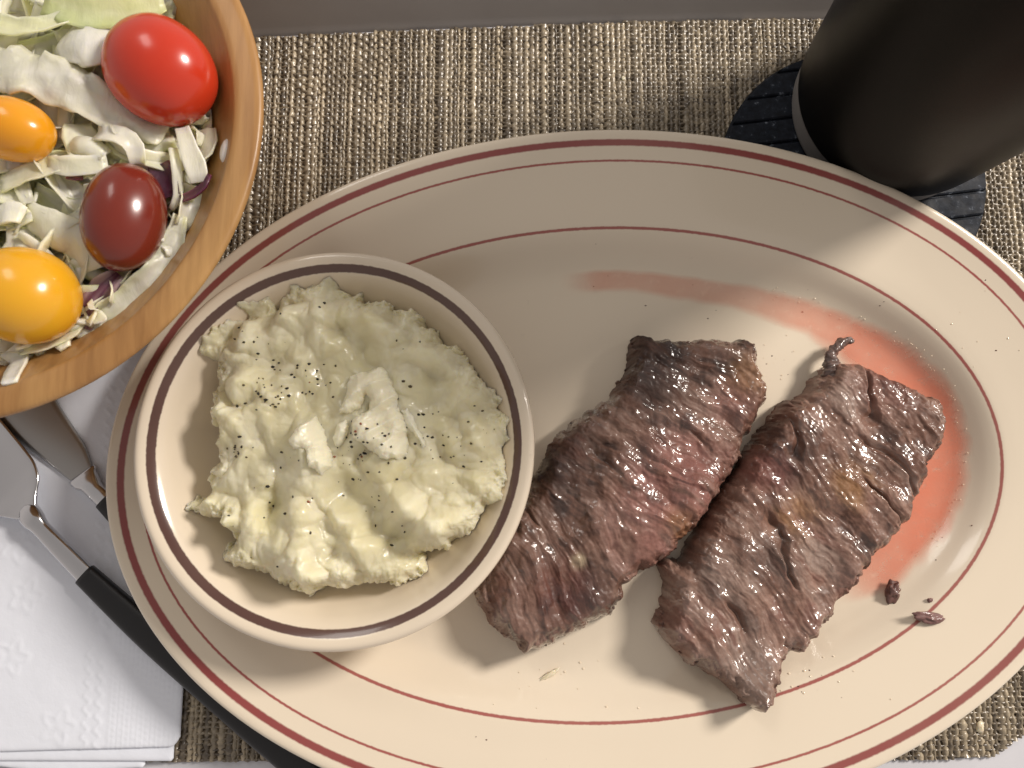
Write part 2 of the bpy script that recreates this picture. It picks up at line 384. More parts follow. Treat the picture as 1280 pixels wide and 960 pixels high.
def threads(name, vertical, pitch, other):
    Vs, Fs, Cs = [], [], []; nv = 0
    lo, hi = (-20.5, 21.5) if vertical else (-9.0, 18.5)
    k = 0; pos = lo
    while pos < hi:
        k += 1
        wdt = pitch*(RNG.choice([.62, .85, 1.0, 1.15, 1.4], p=[.15, .25, .3, .2, .1]) if vertical else RNG.uniform(.85, 1.1))
        pos += wdt
        t = np.arange(-9.2, 18.4, other/2) if vertical else np.arange(-20.5, 21.5, other/2)
        ph = (np.arange(len(t))/2.0)
        wav = np.cos(np.pi*(ph+k))*(1 if vertical else 1)
        side = pos+.022*noise(t*1.1, k*3.7)+.012*RNG.normal(size=len(t))
        if vertical: xx, yy = side, t
        else: xx, yy = t, side+0*t
        inside = sdf(mat_poly, xx, yy) > .02
        # nothing shows of the weave under the platter
        c_, s_ = math.cos(PROT), math.sin(PROT)
        lx, ly = (xx-PC[0])*c_+(yy-PC[1])*s_, -(xx-PC[0])*s_+(yy-PC[1])*c_
        hid = (lx/(PA-1.6))**2+(ly/(PB-1.6))**2 < 1
        keep = inside & ~hid
        amp = .031 if vertical else .031
        zc = (.130 if vertical else .112)+amp*wav+.008*RNG.normal(size=len(t))
        hw = wdt*.51*(1+.12*RNG.normal(size=len(t))) if vertical else wdt*.37*(1+.16*RNG.normal(size=len(t)))
        base = RNG.uniform(0, 1) if RNG.uniform() > .12 else -.1
        tone = np.clip(base*.65+.35*(.5+noise(t*.9, k*1.9, 5))+.12*RNG.normal(size=len(t)), 0, 1)
        if vertical: cc = mix((.105, .08, .053), (.56, .465, .325), tone)
        else: cc = mix((.08, .058, .038), (.36, .29, .195), tone)
        arc = [(-1, -.05), (-.55, .025), (.0, .05), (.55, .025), (1, -.05)]
        pts = np.stack([np.stack([xx+(a_*hw if vertical else 0), yy+(0 if vertical else a_*hw), zc+dz], -1) for a_, dz in arc], 1)
        run = np.nonzero(keep[:-1] & keep[1:])[0]
        if len(run) == 0: continue
        use = np.zeros(len(t), bool); use[run] = True; use[run+1] = True
        ix = np.cumsum(use)-1
        Vs.append(pts[use].reshape(-1, 3)); Cs.append(np.repeat(cc[use], 5, 0))
        a_ = ix[run]*5+nv; b_ = ix[run+1]*5+nv
        for q in range(4): Fs.append(np.stack([a_+q, a_+q+1, b_+q+1, b_+q] if not vertical else [a_+q, b_+q, b_+q+1, a_+q+1][::-1], -1))
        nv += use.sum()*5
    return mk(name, np.vstack(Vs), np.vstack(Fs), M_THREAD, mat_o, col=np.vstack(Cs), kind='stuff')
threads('warp_threads', True, .185, .165)
threads('weft_threads', False, .165, .185)

# ------------------------------------------------------------------ oval platter
ptop = resample([(0.0, 2.08), (.03, 2.22), (.11, 2.31), (.25, 2.32), (.5, 2.27), (1.08, 2.13), (2.0, 1.93), (2.7, 1.79), (3.03, 1.70), (3.35, 1.50), (3.8, 1.12), (4.2, .88), (4.6, .78), (5.1, .75)], .06)
pbot = np.array([(0.0, 2.08), (.03, 1.98), (.15, 1.88), (.7, 1.72), (2.5, 1.28), (4.0, .62), (4.9, .42), (5.0, .2), (5.4, .2), (5.5, .42)])
def ring(w, n=288):
    th = np.linspace(0, 2*np.pi, n, endpoint=False)
    off = np.array([-.10, -.26])*sst(1.0, 3.0, np.array(w))
    a_, b_ = (PA-w, PB-w)
    x, y = off[0]+a_*np.cos(th), off[1]+b_*np.sin(th)
    c_, s_ = math.cos(PROT), math.sin(PROT)
    return np.stack([PC[0]+c_*x-s_*y, PC[1]+s_*x+c_*y], -1)
rings, rim = [], []
def add(xy, z, w): rings.append(np.c_[xy, np.full(len(xy), z)]); rim.append(np.full(len(xy), w))
for s_ in (0.02, .5): 
    r0 = ring(5.5); m0 = r0.mean(0); add(m0+(r0-m0)*s_, .42, 9)
for w, z in pbot[::-1]: add(ring(w), z, 9.0 if w > .2 else 0)
for w, z in ptop[1:]: add(ring(w), z, w)
r0 = ring(5.1); m0 = r0.mean(0)
for s_ in np.linspace(1, 0, 14)[1:-1]: add(m0+(r0-m0)*s_, .75, 5.1+9*(1-s_))
V = np.vstack(rings); nR = len(rings)
Fq = quads(nR, 288, True)
Fl = Fq.tolist()+[tuple((nR-1)*288+i for i in range(288))]
plat = mk('oval_platter', V, Fl, M_PLATTER, attrs={'rim': np.concatenate(rim)}, label='cream oval diner platter with three dark red rim lines', category='platter')
def platter_z(x, y):
    x, y = np.asarray(x, float), np.asarray(y, float)
    lo, hi = np.zeros(x.shape), np.full(x.shape, 9.0)
    c_, s_ = math.cos(PROT), math.sin(PROT)
    lx, ly = (x-PC[0])*c_+(y-PC[1])*s_, -(x-PC[0])*s_+(y-PC[1])*c_
    for _ in range(30):
        m_ = (lo+hi)/2; t_ = sst(1.0, 3.0, m_)
        v = ((lx+.10*t_)/(PA-m_))**2+((ly+.26*t_)/(PB-m_))**2
        lo = np.where(v < 1, m_, lo); hi = np.where(v < 1, hi, m_)
    return np.interp(lo, ptop[:, 0], ptop[:, 1])
def on_platter(px):
    """pixel -> the point of the platter's surface seen there"""
    px = np.asarray(px, float); z = np.full(px.shape[:-1], 1.0)
    for _ in range(12):
        p = W(px, z); z = platter_z(p[..., 0], p[..., 1])
    return np.concatenate([p, z[..., None]], -1)

# juice spilled round the edge of the well
cl = np.array([(700, 353, 13), (730, 353, 16), (780, 352, 17), (860, 362, 19), (940, 376, 22), (1010, 398, 28), (1080, 436, 38), (1130, 478, 50), (1158, 530, 55), (1165, 580, 55), (1150, 630, 55), (1115, 675, 55), (1080, 712, 45), (1050, 740, 22), (1040, 752, 10)], float)
c2 = resample(cl, 8.0); tn = np.gradient(c2[:, :2], axis=0); tn /= np.linalg.norm(tn, axis=1)[:, None]
nrm = np.stack([-tn[:, 1], tn[:, 0]], -1)
us = np.linspace(-1, 1, 25); P = []; A = []
along = np.linspace(0, 1, len(c2))
for u in us:
    p = c2[:, :2]+nrm*(u*c2[:, 2]*.95)[:, None]
    P.append(on_platter(p))
    fade = sst(0, .06, along)*sst(1, .88, along)
    inten = .29+.40*sst(.25, .62, along)
    nn = .3*fbm(p[:, 0]*.03, p[:, 1]*.03, 3.3)
    A.append(np.clip((1-abs(u))*(2.0 if u > 0 else 2.7)-.12+nn, 0, 1)**1.0*fade*inten*(abs(u) < .999))
V = np.stack(P, 0); V[..., 2] += .028
mk('meat_juice', V.reshape(-1, 3), quads(25, len(c2))[:, ::-1], M_JUICE, attrs={'alpha': np.stack(A, 0)}, label='thin pink meat juice pooled round the well of the oval platter', category='juice')

# ------------------------------------------------------------------ steaks
def steak(name, label, pts, org, sc, axis_px, kfun, thick, seed, spots, dk=.9, tone=1.0, zpl=1.5):
    pl = np.array(pts, float)/sc+np.array(org)
    poly = W(pl, np.full(len(pl), zpl))
    f = Field(poly, .026, .10, 2.6, seed)
    (x1, y1), (x2, y2) = W(np.array(axis_px, float), np.array([2.0, 2.0]))
    L = math.hypot(x2-x1, y2-y1); e = ((x2-x1)/L, (y2-y1)/L)
    u = (f.X-x1)*e[0]+(f.Y-y1)*e[1]; v = (f.X-x1)*-e[1]+(f.Y-y1)*e[0]
    q = u+kfun(u/L)*v+.35*fbm(f.X*.35, f.Y*.35, seed, 3)
    d = np.maximum(f.d, 0)
    base = platter_z(f.X, f.Y)-.02
    edge = np.clip(d/.62, 0, 1); prof = np.sqrt(1-(1-edge)**2.2)
    wv = v+.4*noise(q*.5, v*.3, seed)
    big = fbm(q*.42, v*.28, seed+1, 3)
    rdg = 1-2*np.abs(noise(q*.95+.25*noise(f.X, f.Y, seed), wv*.22, seed+2))
    med = 1-2*np.abs(noise(q*2.7, wv*.5, seed+3))
    fine = noise(q*6.5, wv*.9, seed+4)
    mic = noise(q*14, wv*2.4, seed+5)
    lump = fbm(f.X*1.5, f.Y*1.5, seed+6, 3, .45)
    crack = np.clip(.10-np.abs(noise(q*.75, wv*.30, seed+8)), 0, .1)/.1*sst(-.1, .35, noise(q*.4, v*.5, seed+9))
    Z = base+prof*(thick+.34*big+0.12*rdg*sst(-.5, .3, noise(q*.4, wv*.4, seed+7))+0.052*med*sst(-.4, .4, noise(q*.8, wv*.5, seed+17))+.022*fine+.017*mic+.016*noise(f.X*8, f.Y*8, seed+40)+.075*lump-.22*crack)
    # colour of the meat itself
    t1 = fbm(q*.8, wv*.3, seed+11, 4); t2 = fbm(q*2.2, wv*.45, seed+12, 4); t3 = fbm(q*5.5, wv*.8, seed+13, 3)
    t4 = fbm(f.X*1.1, f.Y*1.1, seed+14, 4)
    c = mix((.185, .094, .066), (.30, .178, .135), sst(-.4, .45, t1+.5*t3))
    c = mix(c, (.35, .235, .19), .6*sst(.1, .55, t3*.6+t2*.6))
    c = mix(c, (.16, .062, .046), .6*sst(.15, .6, t1*.7+t4*.4-.3*t3))
    c = mix(c, (.050, .024, .018), dk*sst(.10, .62, -t1*.5-t2*.35-t4*.6+.25*t3))
    for (px, py, r, kind, st) in spots:
        cx, cy = W(np.array([px, py], float), np.array(2.2))
        g = np.exp(-(((f.X-cx)**2+(f.Y-cy)**2)/(r*.0255)**2))*(1+.9*t2+.5*t3)
        g = np.clip(g*1.25-.12, 0, 1)*st
        cc = {'pink': (.38, .17, .14), 'gold': (.33, .165, .06), 'dark': (.042, .02, .016), 'fat': (.55, .45, .30), 'grey': (.31, .225, .185), 'red': (.17, .052, .04)}[kind]
        c = mix(c, cc, g)
    c = c*tone
    wet = sst(-.15, .4, noise(f.X*1.1, f.Y*1.1, seed+20)+.35*noise(f.X*3, f.Y*3, seed+21)+.15)
    o = f.build(name, Z, M_MEAT, dx=.05*noise(f.X*3, f.Y*3, seed+30), dy=.05*noise(f.X*3, f.Y*3, seed+31), col=c, attrs={'wet': wet}, label=label, category='steak', group='grilled steaks')
    return f, o
L_pts = [(465, 60), (530, 72), (600, 72), (660, 68), (720, 75), (770, 68), (800, 85), (800, 140), (825, 190), (828, 240), (800, 300), (770, 340), (760, 390), (720, 450), (690, 510), (650, 560), (610, 610), (575, 650), (560, 670), (530, 690), (480, 715), (440, 750), (438, 790), (400, 830), (340, 860), (290, 885), (230, 910), (160, 940), (140, 910), (100, 880), (60, 845), (40, 800), (28, 755), (45, 690), (90, 610), (140, 540), (185, 470), (210, 410), (250, 340), (290, 300), (340, 270), (390, 240), (430, 180), (455, 120)]
R_pts = [(480, 115), (510, 118), (550, 135), (600, 160), (660, 185), (700, 205), (710, 260), (700, 320), (670, 360), (655, 420), (630, 480), (600, 520), (560, 570), (525, 605), (510, 640), (470, 680), (450, 720), (410, 770), (380, 795), (345, 800), (330, 830), (315, 865), (300, 880), (295, 905), (260, 925), (225, 905), (195, 875), (150, 850), (100, 815), (65, 780), (40, 740), (55, 700), (60, 650), (48, 600), (65, 580), (100, 585), (120, 540), (160, 480), (190, 430), (230, 370), (265, 310), (290, 280), (320, 240), (340, 210), (370, 205), (400, 180), (430, 145), (455, 118)]
fL, steakL = steak('grilled_steak', 'dark seared steak slice with a pink middle, tucked against the potato bowl', L_pts, (580, 390), 2.1825, [(880, 430), (640, 790)],
    lambda s: -.7*sst(.45, .95, s), 1.45, 1.7,
    [(855, 605, 62, 'pink', .85), (815, 655, 55, 'pink', .7), (920, 500, 30, 'pink', .5), (830, 440, 40, 'dark', .85), (800, 470, 45, 'dark', .7), (700, 570, 45, 'dark', .7), (850, 655, 22, 'gold', .6), (724, 702, 9, 'fat', 1), (735, 740, 28, 'dark', .6), (700, 740, 40, 'red', .5), (935, 470, 28, 'gold', .5), (875, 600, 30, 'red', .35)], dk=.92, tone=.78)
fR, steakR = steak('grilled_steak', 'greyish brown seared steak slice with a torn tail, lying in pink juice', R_pts, (800, 390), 1.8833, [(1120, 470), (890, 840)],
    lambda s: -.18-.15*s, 1.5, 9.2,
    [(1065, 605, 30, 'gold', .65), (995, 650, 28, 'gold', .6), (980, 570, 35, 'dark', .75), (970, 700, 30, 'dark', .6), (1020, 700, 35, 'grey', .8), (900, 720, 60, 'grey', .5), (960, 590, 30, 'red', .7), (930, 830, 40, 'grey', .7), (1110, 480, 40, 'red', .5), (1050, 500, 30, 'grey', .6)], dk=.68, tone=.94)
# torn tail of the right steak: a part of it
tp = np.array([(1050, 474, 13, 1.8), (1044, 458, 10, 1.75), (1043, 446, 7.5, 1.7), (1048, 435, 6, 1.7), (1055, 428, 6.5, 1.65), (1063, 424, 5.5, 1.6), (1071, 424, 3.2, 1.6), (1073, 423, .8, 1.6)])
t2_ = resample(tp, 1.2); V = []; n_ = 14
tan_ = np.gradient(t2_[:, :2], axis=0); tan_ /= np.linalg.norm(tan_, axis=1)[:, None]
for k, (x, y, r, z) in enumerate(t2_):
    for j in range(n_):
        an = 2*math.pi*j/n_; rr = r*(1+.55*float(fbm(k*.16, math.cos(an)*1.2, math.sin(an)*1.2)))
        p = W(np.array([x-tan_[k, 1]*rr*math.cos(an), y+tan_[k, 0]*rr*math.cos(an)]), np.array(z))
        V.append((p[0], p[1], z-.3+.024*rr*math.sin(an)*1.1))
cc = mix((.05, .03, .025), (.20, .13, .11), np.clip(.5+RNG.normal(size=len(V))*.3, 0, 1))
mk('torn_tail', V, quads(len(t2_), n_, True), M_MEAT, steakR, col=cc, attrs={'wet': np.full(len(V), .6)})

# meat crumbs and a bit of fat on the platter
def nugget(name, px, rx, ry, rz, ang, material, label, cat, group=None, colr=None, seed=0, n=40, lift=.75):
    p = on_platter(np.array(px, float))
    th = np.linspace(0, 2*np.pi, n, endpoint=False); ph = np.linspace(.02, np.pi-.02, n//2)
    T, Pp = np.meshgrid(th, ph)
    X, Y, Z = np.sin(Pp)*np.cos(T), np.sin(Pp)*np.sin(T), np.cos(Pp)
    k = 1+.42*fbm(X*1.5+seed, Y*1.5, Z*1.5, 3, .5)
    X, Y, Z = X*k*rx, Y*k*ry, Z*k*rz
    ca, sa = math.cos(ang), math.sin(ang)
    V = np.stack([p[0]+X*ca-Y*sa, p[1]+X*sa+Y*ca, p[2]+rz*lift+Z], -1).reshape(-1, 3)
    c = None if colr is None else mix(np.asarray(colr)*.6, np.asarray(colr)*1.3, np.clip(.5+.5*noise(V[:, 0]*9, V[:, 1]*9), 0, 1))
    pr = dict(label=label, category=cat)
    if group: pr['group'] = group
    return mk(name, V, quads(n//2, n, True)[:, ::-1], material, col=c, attrs={'wet': np.full(len(V), .5)}, **pr)
nugget('meat_crumb', (1113, 739), .22, .36, .17, -.35, M_MEAT, 'upright oval brown meat crumb at the end of the juice', 'meat crumb', colr=(.13, .06, .05), seed=1)
nugget('meat_crumb', (1158, 771), .46, .17, .14, -.1, M_MEAT, 'long flat meat crumb lying across the inner red line', 'meat crumb', colr=(.2, .10, .09), seed=4)
nugget('meat_crumb', (1162, 750), .09, .07, .05, .2, M_MEAT, 'tiny meat crumb beside the inner red line', 'meat crumb', colr=(.2, .10, .09), seed=6)
nugget('fat_bit', (686, 843), .38, .085, .07, .5, M_FAT, 'pale sliver of fat on the platter below the dark steak', 'fat', seed=8)
def specks(name, pts, size, colf, label, cat, zf, parent=None):
    V, Fc, C = [], [], []
    for (x, y) in pts:
        z = float(zf(x, y)); s_ = size*RNG.uniform(.5, 1.5); n0 = len(V)
        an = RNG.uniform(0, 6.28); st = RNG.uniform(.6, 1.9)
        for k in range(5):
            a_ = an+k*1.2566; rr = s_*RNG.uniform(.6, 1.1)
            V.append((x+rr*math.cos(a_)*st, y+rr*math.sin(a_), z-.004))
        V.append((x, y, z+s_*RNG.uniform(.6, 1.0))); c = colf(); C += [c]*6
        Fc += [(n0+k, n0+(k+1) % 5, n0+5) for k in range(5)]
    return mk(name, V, Fc, M_PEPPER, parent, smooth=False, col=np.array(C), label=label, category=cat, kind='stuff')
pp = [(595, 921), (608, 925), (683, 949), (1052, 872), (1232, 350), (1245, 438), (1100, 382), (1105, 377), (895, 388), (885, 398), (930, 373), (1148, 600), (1160, 615), (1140, 690), (1178, 672), (1170, 700), (965, 445), (958, 455), (985, 468), (990, 440), (1002, 865), (998, 858), (1020, 850), (745, 305), (1215, 657), (1186, 640), (742, 358), (866, 356), (807, 382), (760, 345), (1010, 362), (1003, 390), (980, 450), (1012, 838)]
pw = on_platter(np.array(pp, float))
def brown(): k = RNG.uniform(.5, 1.4); return (.12*k, .055*k, .04*k)
specks('meat_specks', pw[:, :2].tolist(), .024, brown, 'tiny brown meat specks scattered over the cream platter', 'specks', platter_z)
# grease droplets
dv, df = [], []
dp = [(700+RNG.normal()*40, 850+RNG.normal()*22) for _ in range(16)]+[(970+RNG.normal()*18, 445+RNG.normal()*20) for _ in range(14)]
dp += [(1195+RNG.normal()*40, 425+RNG.normal()*38) for _ in range(12)]+[(1000+RNG.normal()*60, 845+RNG.normal()*18) for _ in range(18)]
cj = resample(cl, 4.0)
for _ in range(90):
    k = RNG.integers(int(len(cj)*.30), int(len(cj)*.93)); dp.append((cj[k, 0]+RNG.normal()*6+cj[k, 2]*.55*.9, cj[k, 1]-cj[k, 2]*.62+RNG.normal()*6) if cj[k, 1] < 560 else (cj[k, 0]+cj[k, 2]*.75+RNG.normal()*7, cj[k, 1]+RNG.normal()*12))
for (x, y) in dp:
    q = on_platter(np.array([x, y], float)); r = RNG.uniform(.010, .030)*(1.6 if y > 800 else 1); n0 = len(dv)
    for j, (rr, zz) in enumerate(((1, .0), (.8, .16), (.4, .26))):
        dv += [(q[0]+r*rr*math.cos(a_), q[1]+r*rr*math.sin(a_), q[2]+zz*r+.012) for a_ in np.arange(8)*.7854]
    dv.append((q[0], q[1], q[2]+.28*r+.012))
    for j in range(2): df += [(n0+j*8+i, n0+j*8+(i+1) % 8, n0+j*8+8+(i+1) % 8, n0+j*8+8+i) for i in range(8)]
    df += [(n0+16+i, n0+16+(i+1) % 8, n0+24) for i in range(8)]
M_GREASE, nt, b = mat('clear_grease', (.78, .66, .50), .06, spec=.7)
mk('grease_droplets', dv, df, M_GREASE, label='clear grease droplets beside the steaks and along the pink juice', category='droplets', kind='stuff')

# ------------------------------------------------------------------ potato bowl
BC = (-4.82, 1.42)
bin_ = resample([(0.02, 1.75), (1.5, 1.76), (2.6, 1.82), (3.4, 2.05), (4.2, 2.5), (4.75, 3.2), (5.0, 3.56), (5.2, 3.77), (5.4, 3.90), (5.57, 3.97), (5.72, 3.99), (5.82, 3.93), (5.86, 3.8)], .07)
bout = np.array([(5.84, 3.65), (5.62, 3.38), (5.3, 2.95), (4.6, 1.95), (3.7, 1.15), (3.4, .98), (3.38, .755), (3.0, .755), (2.9, 1.0), (.02, 1.0)])
pr = np.vstack([bin_, bout]); V, Fq = lathe(pr, *BC, 224)
rimv = np.concatenate([5.87-bin_[:, 0], np.full(len(bout), 0.0)])
mk('small_bowl', V, Fq, M_DISH, attrs={'rim': np.repeat(rimv, 224)}, label='small cream bowl with a brown rim band standing on the platter', category='bowl')
def bowl_z(x, y):
    return np.interp(np.hypot(np.asarray(x)-BC[0], np.asarray(y)-BC[1]), bin_[:-3, 0], bin_[:-3, 1])

# mashed potato
m4 = [(515, 145), (545, 150), (610, 128), (660, 140), (690, 165), (720, 150), (725, 190), (760, 200), (800, 195), (850, 215), (880, 210), (945, 275), (985, 310), (1025, 335), (1080, 420), (1130, 460), (1143, 515), (1160, 560), (1172, 620), (1160, 690)]
m5 = [(1165, 230), (1140, 295), (1100, 320), (1085, 370), (1050, 410), (1020, 420), (980, 460), (910, 475), (920, 530), (880, 550), (810, 570), (740, 580), (660, 580), (590, 590), (545, 600), (520, 580), (470, 570), (420, 545), (370, 520), (320, 515), (283, 490), (300, 450), (320, 430), (290, 375), (305, 350), (230, 370), (170, 330), (200, 300), (235, 280), (225, 240), (250, 225), (265, 190)]
m4b = [(265, 600), (280, 590), (260, 530), (255, 490), (275, 400), (270, 370), (240, 350), (245, 300), (300, 280), (330, 255), (360, 240), (355, 200), (400, 185), (440, 180), (460, 205), (490, 160)]
mp = np.array([(160+x/2.4615, 300+y/2.4615) for x, y in m4]+[(160+x/2.4615, 500+y/2.4615) for x, y in m5]+[(160+x/2.4615, 300+y/2.4615) for x, y in m4b])
fm = Field(W(mp, np.full(len(mp), 3.4)), .027, .17, 1.7, 4.4)
X, Y = fm.X, fm.Y
def pxw(p, z=4.4): return W(np.array(p, float), np.array(z))
def gsp(p, r, z=4.4):
    c = pxw(p, z); return np.exp(-((X-c[0])**2+(Y-c[1])**2)/(r*.0232)**2)
def seg(p1, p2, r, z=4.4):
    a_, b_ = pxw(p1, z), pxw(p2, z); e = b_-a_
    t = np.clip(((X-a_[0])*e[0]+(Y-a_[1])*e[1])/(e@e), 0, 1)
    return np.exp(-((X-a_[0]-t*e[0])**2+(Y-a_[1]-t*e[1])**2)/(r*.0232)**2)
pool = np.clip(gsp((400, 490), 52)+gsp((445, 455), 40)+.9*seg((430, 610), (500, 700), 24)+.8*gsp((545, 520), 34)+.8*gsp((470, 585), 36)+.5*gsp((360, 560), 40)+.5*gsp((585, 560), 25), 0, 1)
wx = X+.16*noise(X*1.5, Y*1.5, 2.2)+.06*noise(X*4, Y*4, 3.2); wy = Y+.16*noise(X*1.5, Y*1.5, 8.2)+.06*noise(X*4, Y*4, 9.2)
k1 = 1-np.minimum(cells(wx*.85, wy*.85, 5)/.85, 1)**2; k2 = 1-np.minimum(cells(wx*1.9, wy*1.9, 17)/.85, 1)**2; k3 = 1-np.minimum(cells(X*4.4, Y*4.4, 31)/.85, 1)**2
km = sst(-.25, .35, noise(X*.55, Y*.55, 21))
bil = np.abs(noise(wx*.62, wy*.62, 1.1)); bil2 = np.abs(noise(wx*1.15, wy*1.15, 3.1)); bil3 = np.abs(noise(wx*2.3, wy*2.3, 6.1)); bil4 = np.abs(noise(X*6.5, Y*6.5, 9.1))
crumb = fbm(X*4.2, Y*4.2, 12.0, 4, .65)
fold = np.abs(noise((wx*.85+wy*.5)*.8, (wy*.85-wx*.5)*.32, 15.5))
rel = 1-.62*pool
edge = np.clip(np.maximum(fm.d, 0)/.75, 0, 1); prof = np.sqrt(1-(1-edge)**2.4)
near = 1-sst(.1, 1.3, fm.d)
r2 = ((X-pxw((440, 555))[0])**2+(Y-pxw((440, 555))[1])**2)/4.8**2
top = 3.95+.75*(1-r2)
top = top-.20*gsp((400, 490), 48)-.15*gsp((445, 455), 36)-.38*seg((432, 612), (505, 705), 20)-.12*gsp((545, 520), 30)-.45*gsp((332, 640), 16)-.25*gsp((300, 600), 20)
top = top+.25*seg((475, 600), (545, 675), 14)+.32*seg((370, 380), (450, 395), 22)+.3*seg((470, 410), (600, 470), 18)+.22*seg((290, 690), (420, 715), 18)+.25*seg((560, 660), (625, 610), 16)+.2*seg((300, 430), (300, 560), 20)
H = .80*bil+.62*k1**1.2*(.3+.7*km)+.25*bil2+.50*fold-.40
Hs = (.13*k2*(.2+.8*(1-km))+.016*k3+.07*bil3+.012*crumb)*(.7+.8*near)
zb = bowl_z(X, Y)
Zt = np.maximum(top-.28+H*(.25+.75*rel)+Hs*rel, zb+.12)
Z = zb+(Zt-zb)*prof
cm = mix((.70, .645, .43), (.78, .73, .53), sst(-.4, .4, fbm(X*1.2, Y*1.2, 30)))
cm = mix(cm, (.66, .60, .36), .6*pool)
cm = mix(cm, (.60, .54, .25), .5*gsp((332, 640), 22))
wet = np.clip(pool*1.0+.75*sst(.0, .4, noise(X*.9, Y*.9, 40)), 0, 1)
mash = fm.build('mashed_potato', Z, M_MASH, dx=.10*noise(X*1.3, Y*1.3, Z*1.2)*(.3+.7*rel), dy=.10*noise(X*1.3, Y*1.3, Z*1.2+9)*(.3+.7*rel), col=cm, attrs={'wet': wet},
                label='heap of lumpy mashed potato with pepper in the small bowl', category='mashed potato')

# butter on the potato
def butter(pts, h, seed, label):
    pl = np.array(pts, float); fb = Field(W(pl, np.full(len(pl), 4.5)), .022, .05, 3.5, seed)
    u = fb.X*.55-fb.Y*.84; v = fb.X*.84+fb.Y*.55
    zz = fm.at(fb.X, fb.Y)
    for _ in range(10): zz = (zz+np.roll(zz, 3, 0)+np.roll(zz, -3, 0)+np.roll(zz, 3, 1)+np.roll(zz, -3, 1))/5
    e_ = np.clip(np.maximum(fb.d, 0)/.42, 0, 1); p_ = np.sqrt(1-(1-e_)**2.2)
    rg = 1-2*np.abs(noise(u*1.9, v*.45, seed)); 
    Zb = zz-.06+p_*(h*1.6+.26*rg+.07*noise(u*5, v*1.2, seed+2)+.06*fbm(fb.X*2, fb.Y*2, seed+4))
    return fb, fb.build('butter_curl', Zb, M_BUTTER, label=label, category='butter', group='butter on the potato')
def z5(p): return [(380+x/5.333, 420+y/5.333) for x, y in p]
fb1, _ = butter(z5([(300, 270), (350, 240), (430, 225), (500, 195), (540, 220), (580, 300), (620, 400), (640, 500), (680, 600), (690, 700), (690, 790), (640, 830), (560, 830), (500, 800), (430, 760), (400, 720), (340, 690), (320, 600), (345, 545), (420, 500), (445, 430), (420, 400), (370, 480), (310, 520), (235, 520), (235, 490), (270, 400), (285, 310)]), .24, 2.2, 'largest ridged butter curl melting on the middle of the potato')
butter(z5([(640, 500), (690, 470), (730, 530), (770, 620), (820, 740), (790, 740), (740, 670), (670, 590)]), .12, 5.2, 'thin butter streak on the side of the largest curl away from the other butter')
butter(z5([(195, 660), (225, 580), (285, 560), (305, 640), (275, 720), (225, 750), (200, 740)]), .14, 7.2, 'small butter lump between the largest curl and the bent piece')
butter([(160+x/2.4615, 300+y/2.4615) for x, y in [(500, 615), (535, 565), (575, 542), (600, 585), (622, 640), (632, 700), (600, 722), (565, 700), (558, 650), (520, 645)]], .20, 8.8, 'bent piece of butter lying apart from the largest curl')
# pepper
cl_ = [(300, 562, 9, 14), (385, 475, 12, 18), (350, 500, 10, 14), (440, 562, 14, 34), (330, 470, 22, 18), (540, 540, 30, 16), (480, 560, 18, 14), (560, 580, 30, 12), (320, 420, 22, 16), (420, 610, 60, 22), (480, 650, 50, 12), (450, 500, 90, 26), (350, 650, 40, 12), (590, 560, 25, 8)]
pts = []
for (x, y, sg, n_) in cl_:
    for _ in range(n_):
        p = pxw((x+RNG.normal()*sg, y+RNG.normal()*sg), 4.2)
        if fm.d[int(np.clip((p[1]-fm.y0)/fm.res, 0, fm.d.shape[0]-1)), int(np.clip((p[0]-fm.x0)/fm.res, 0, fm.d.shape[1]-1))] > .3: pts.append((p[0], p[1]))
def pepz(x, y):
    z = float(fm.at(x, y))
    if fb1.x0 < x < fb1.x0+fb1.res*fb1.Z.shape[1] and fb1.y0 < y < fb1.y0+fb1.res*fb1.Z.shape[0]:
        if fb1.d[int((y-fb1.y0)/fb1.res), int((x-fb1.x0)/fb1.res)] > .05: z = max(z, float(fb1.at(x, y)))
    return z+.012
def pepc():
    k = RNG.uniform(.3, 1.0); r = RNG.uniform()
    return (.30, .10, .05) if r > .94 else ((.10*k, .075*k, .04*k) if r > .5 else (.03*k, .025*k, .02*k))
specks('ground_pepper', pts, .038, pepc, 'coarse ground black pepper sprinkled over the mashed potato', 'pepper', pepz)

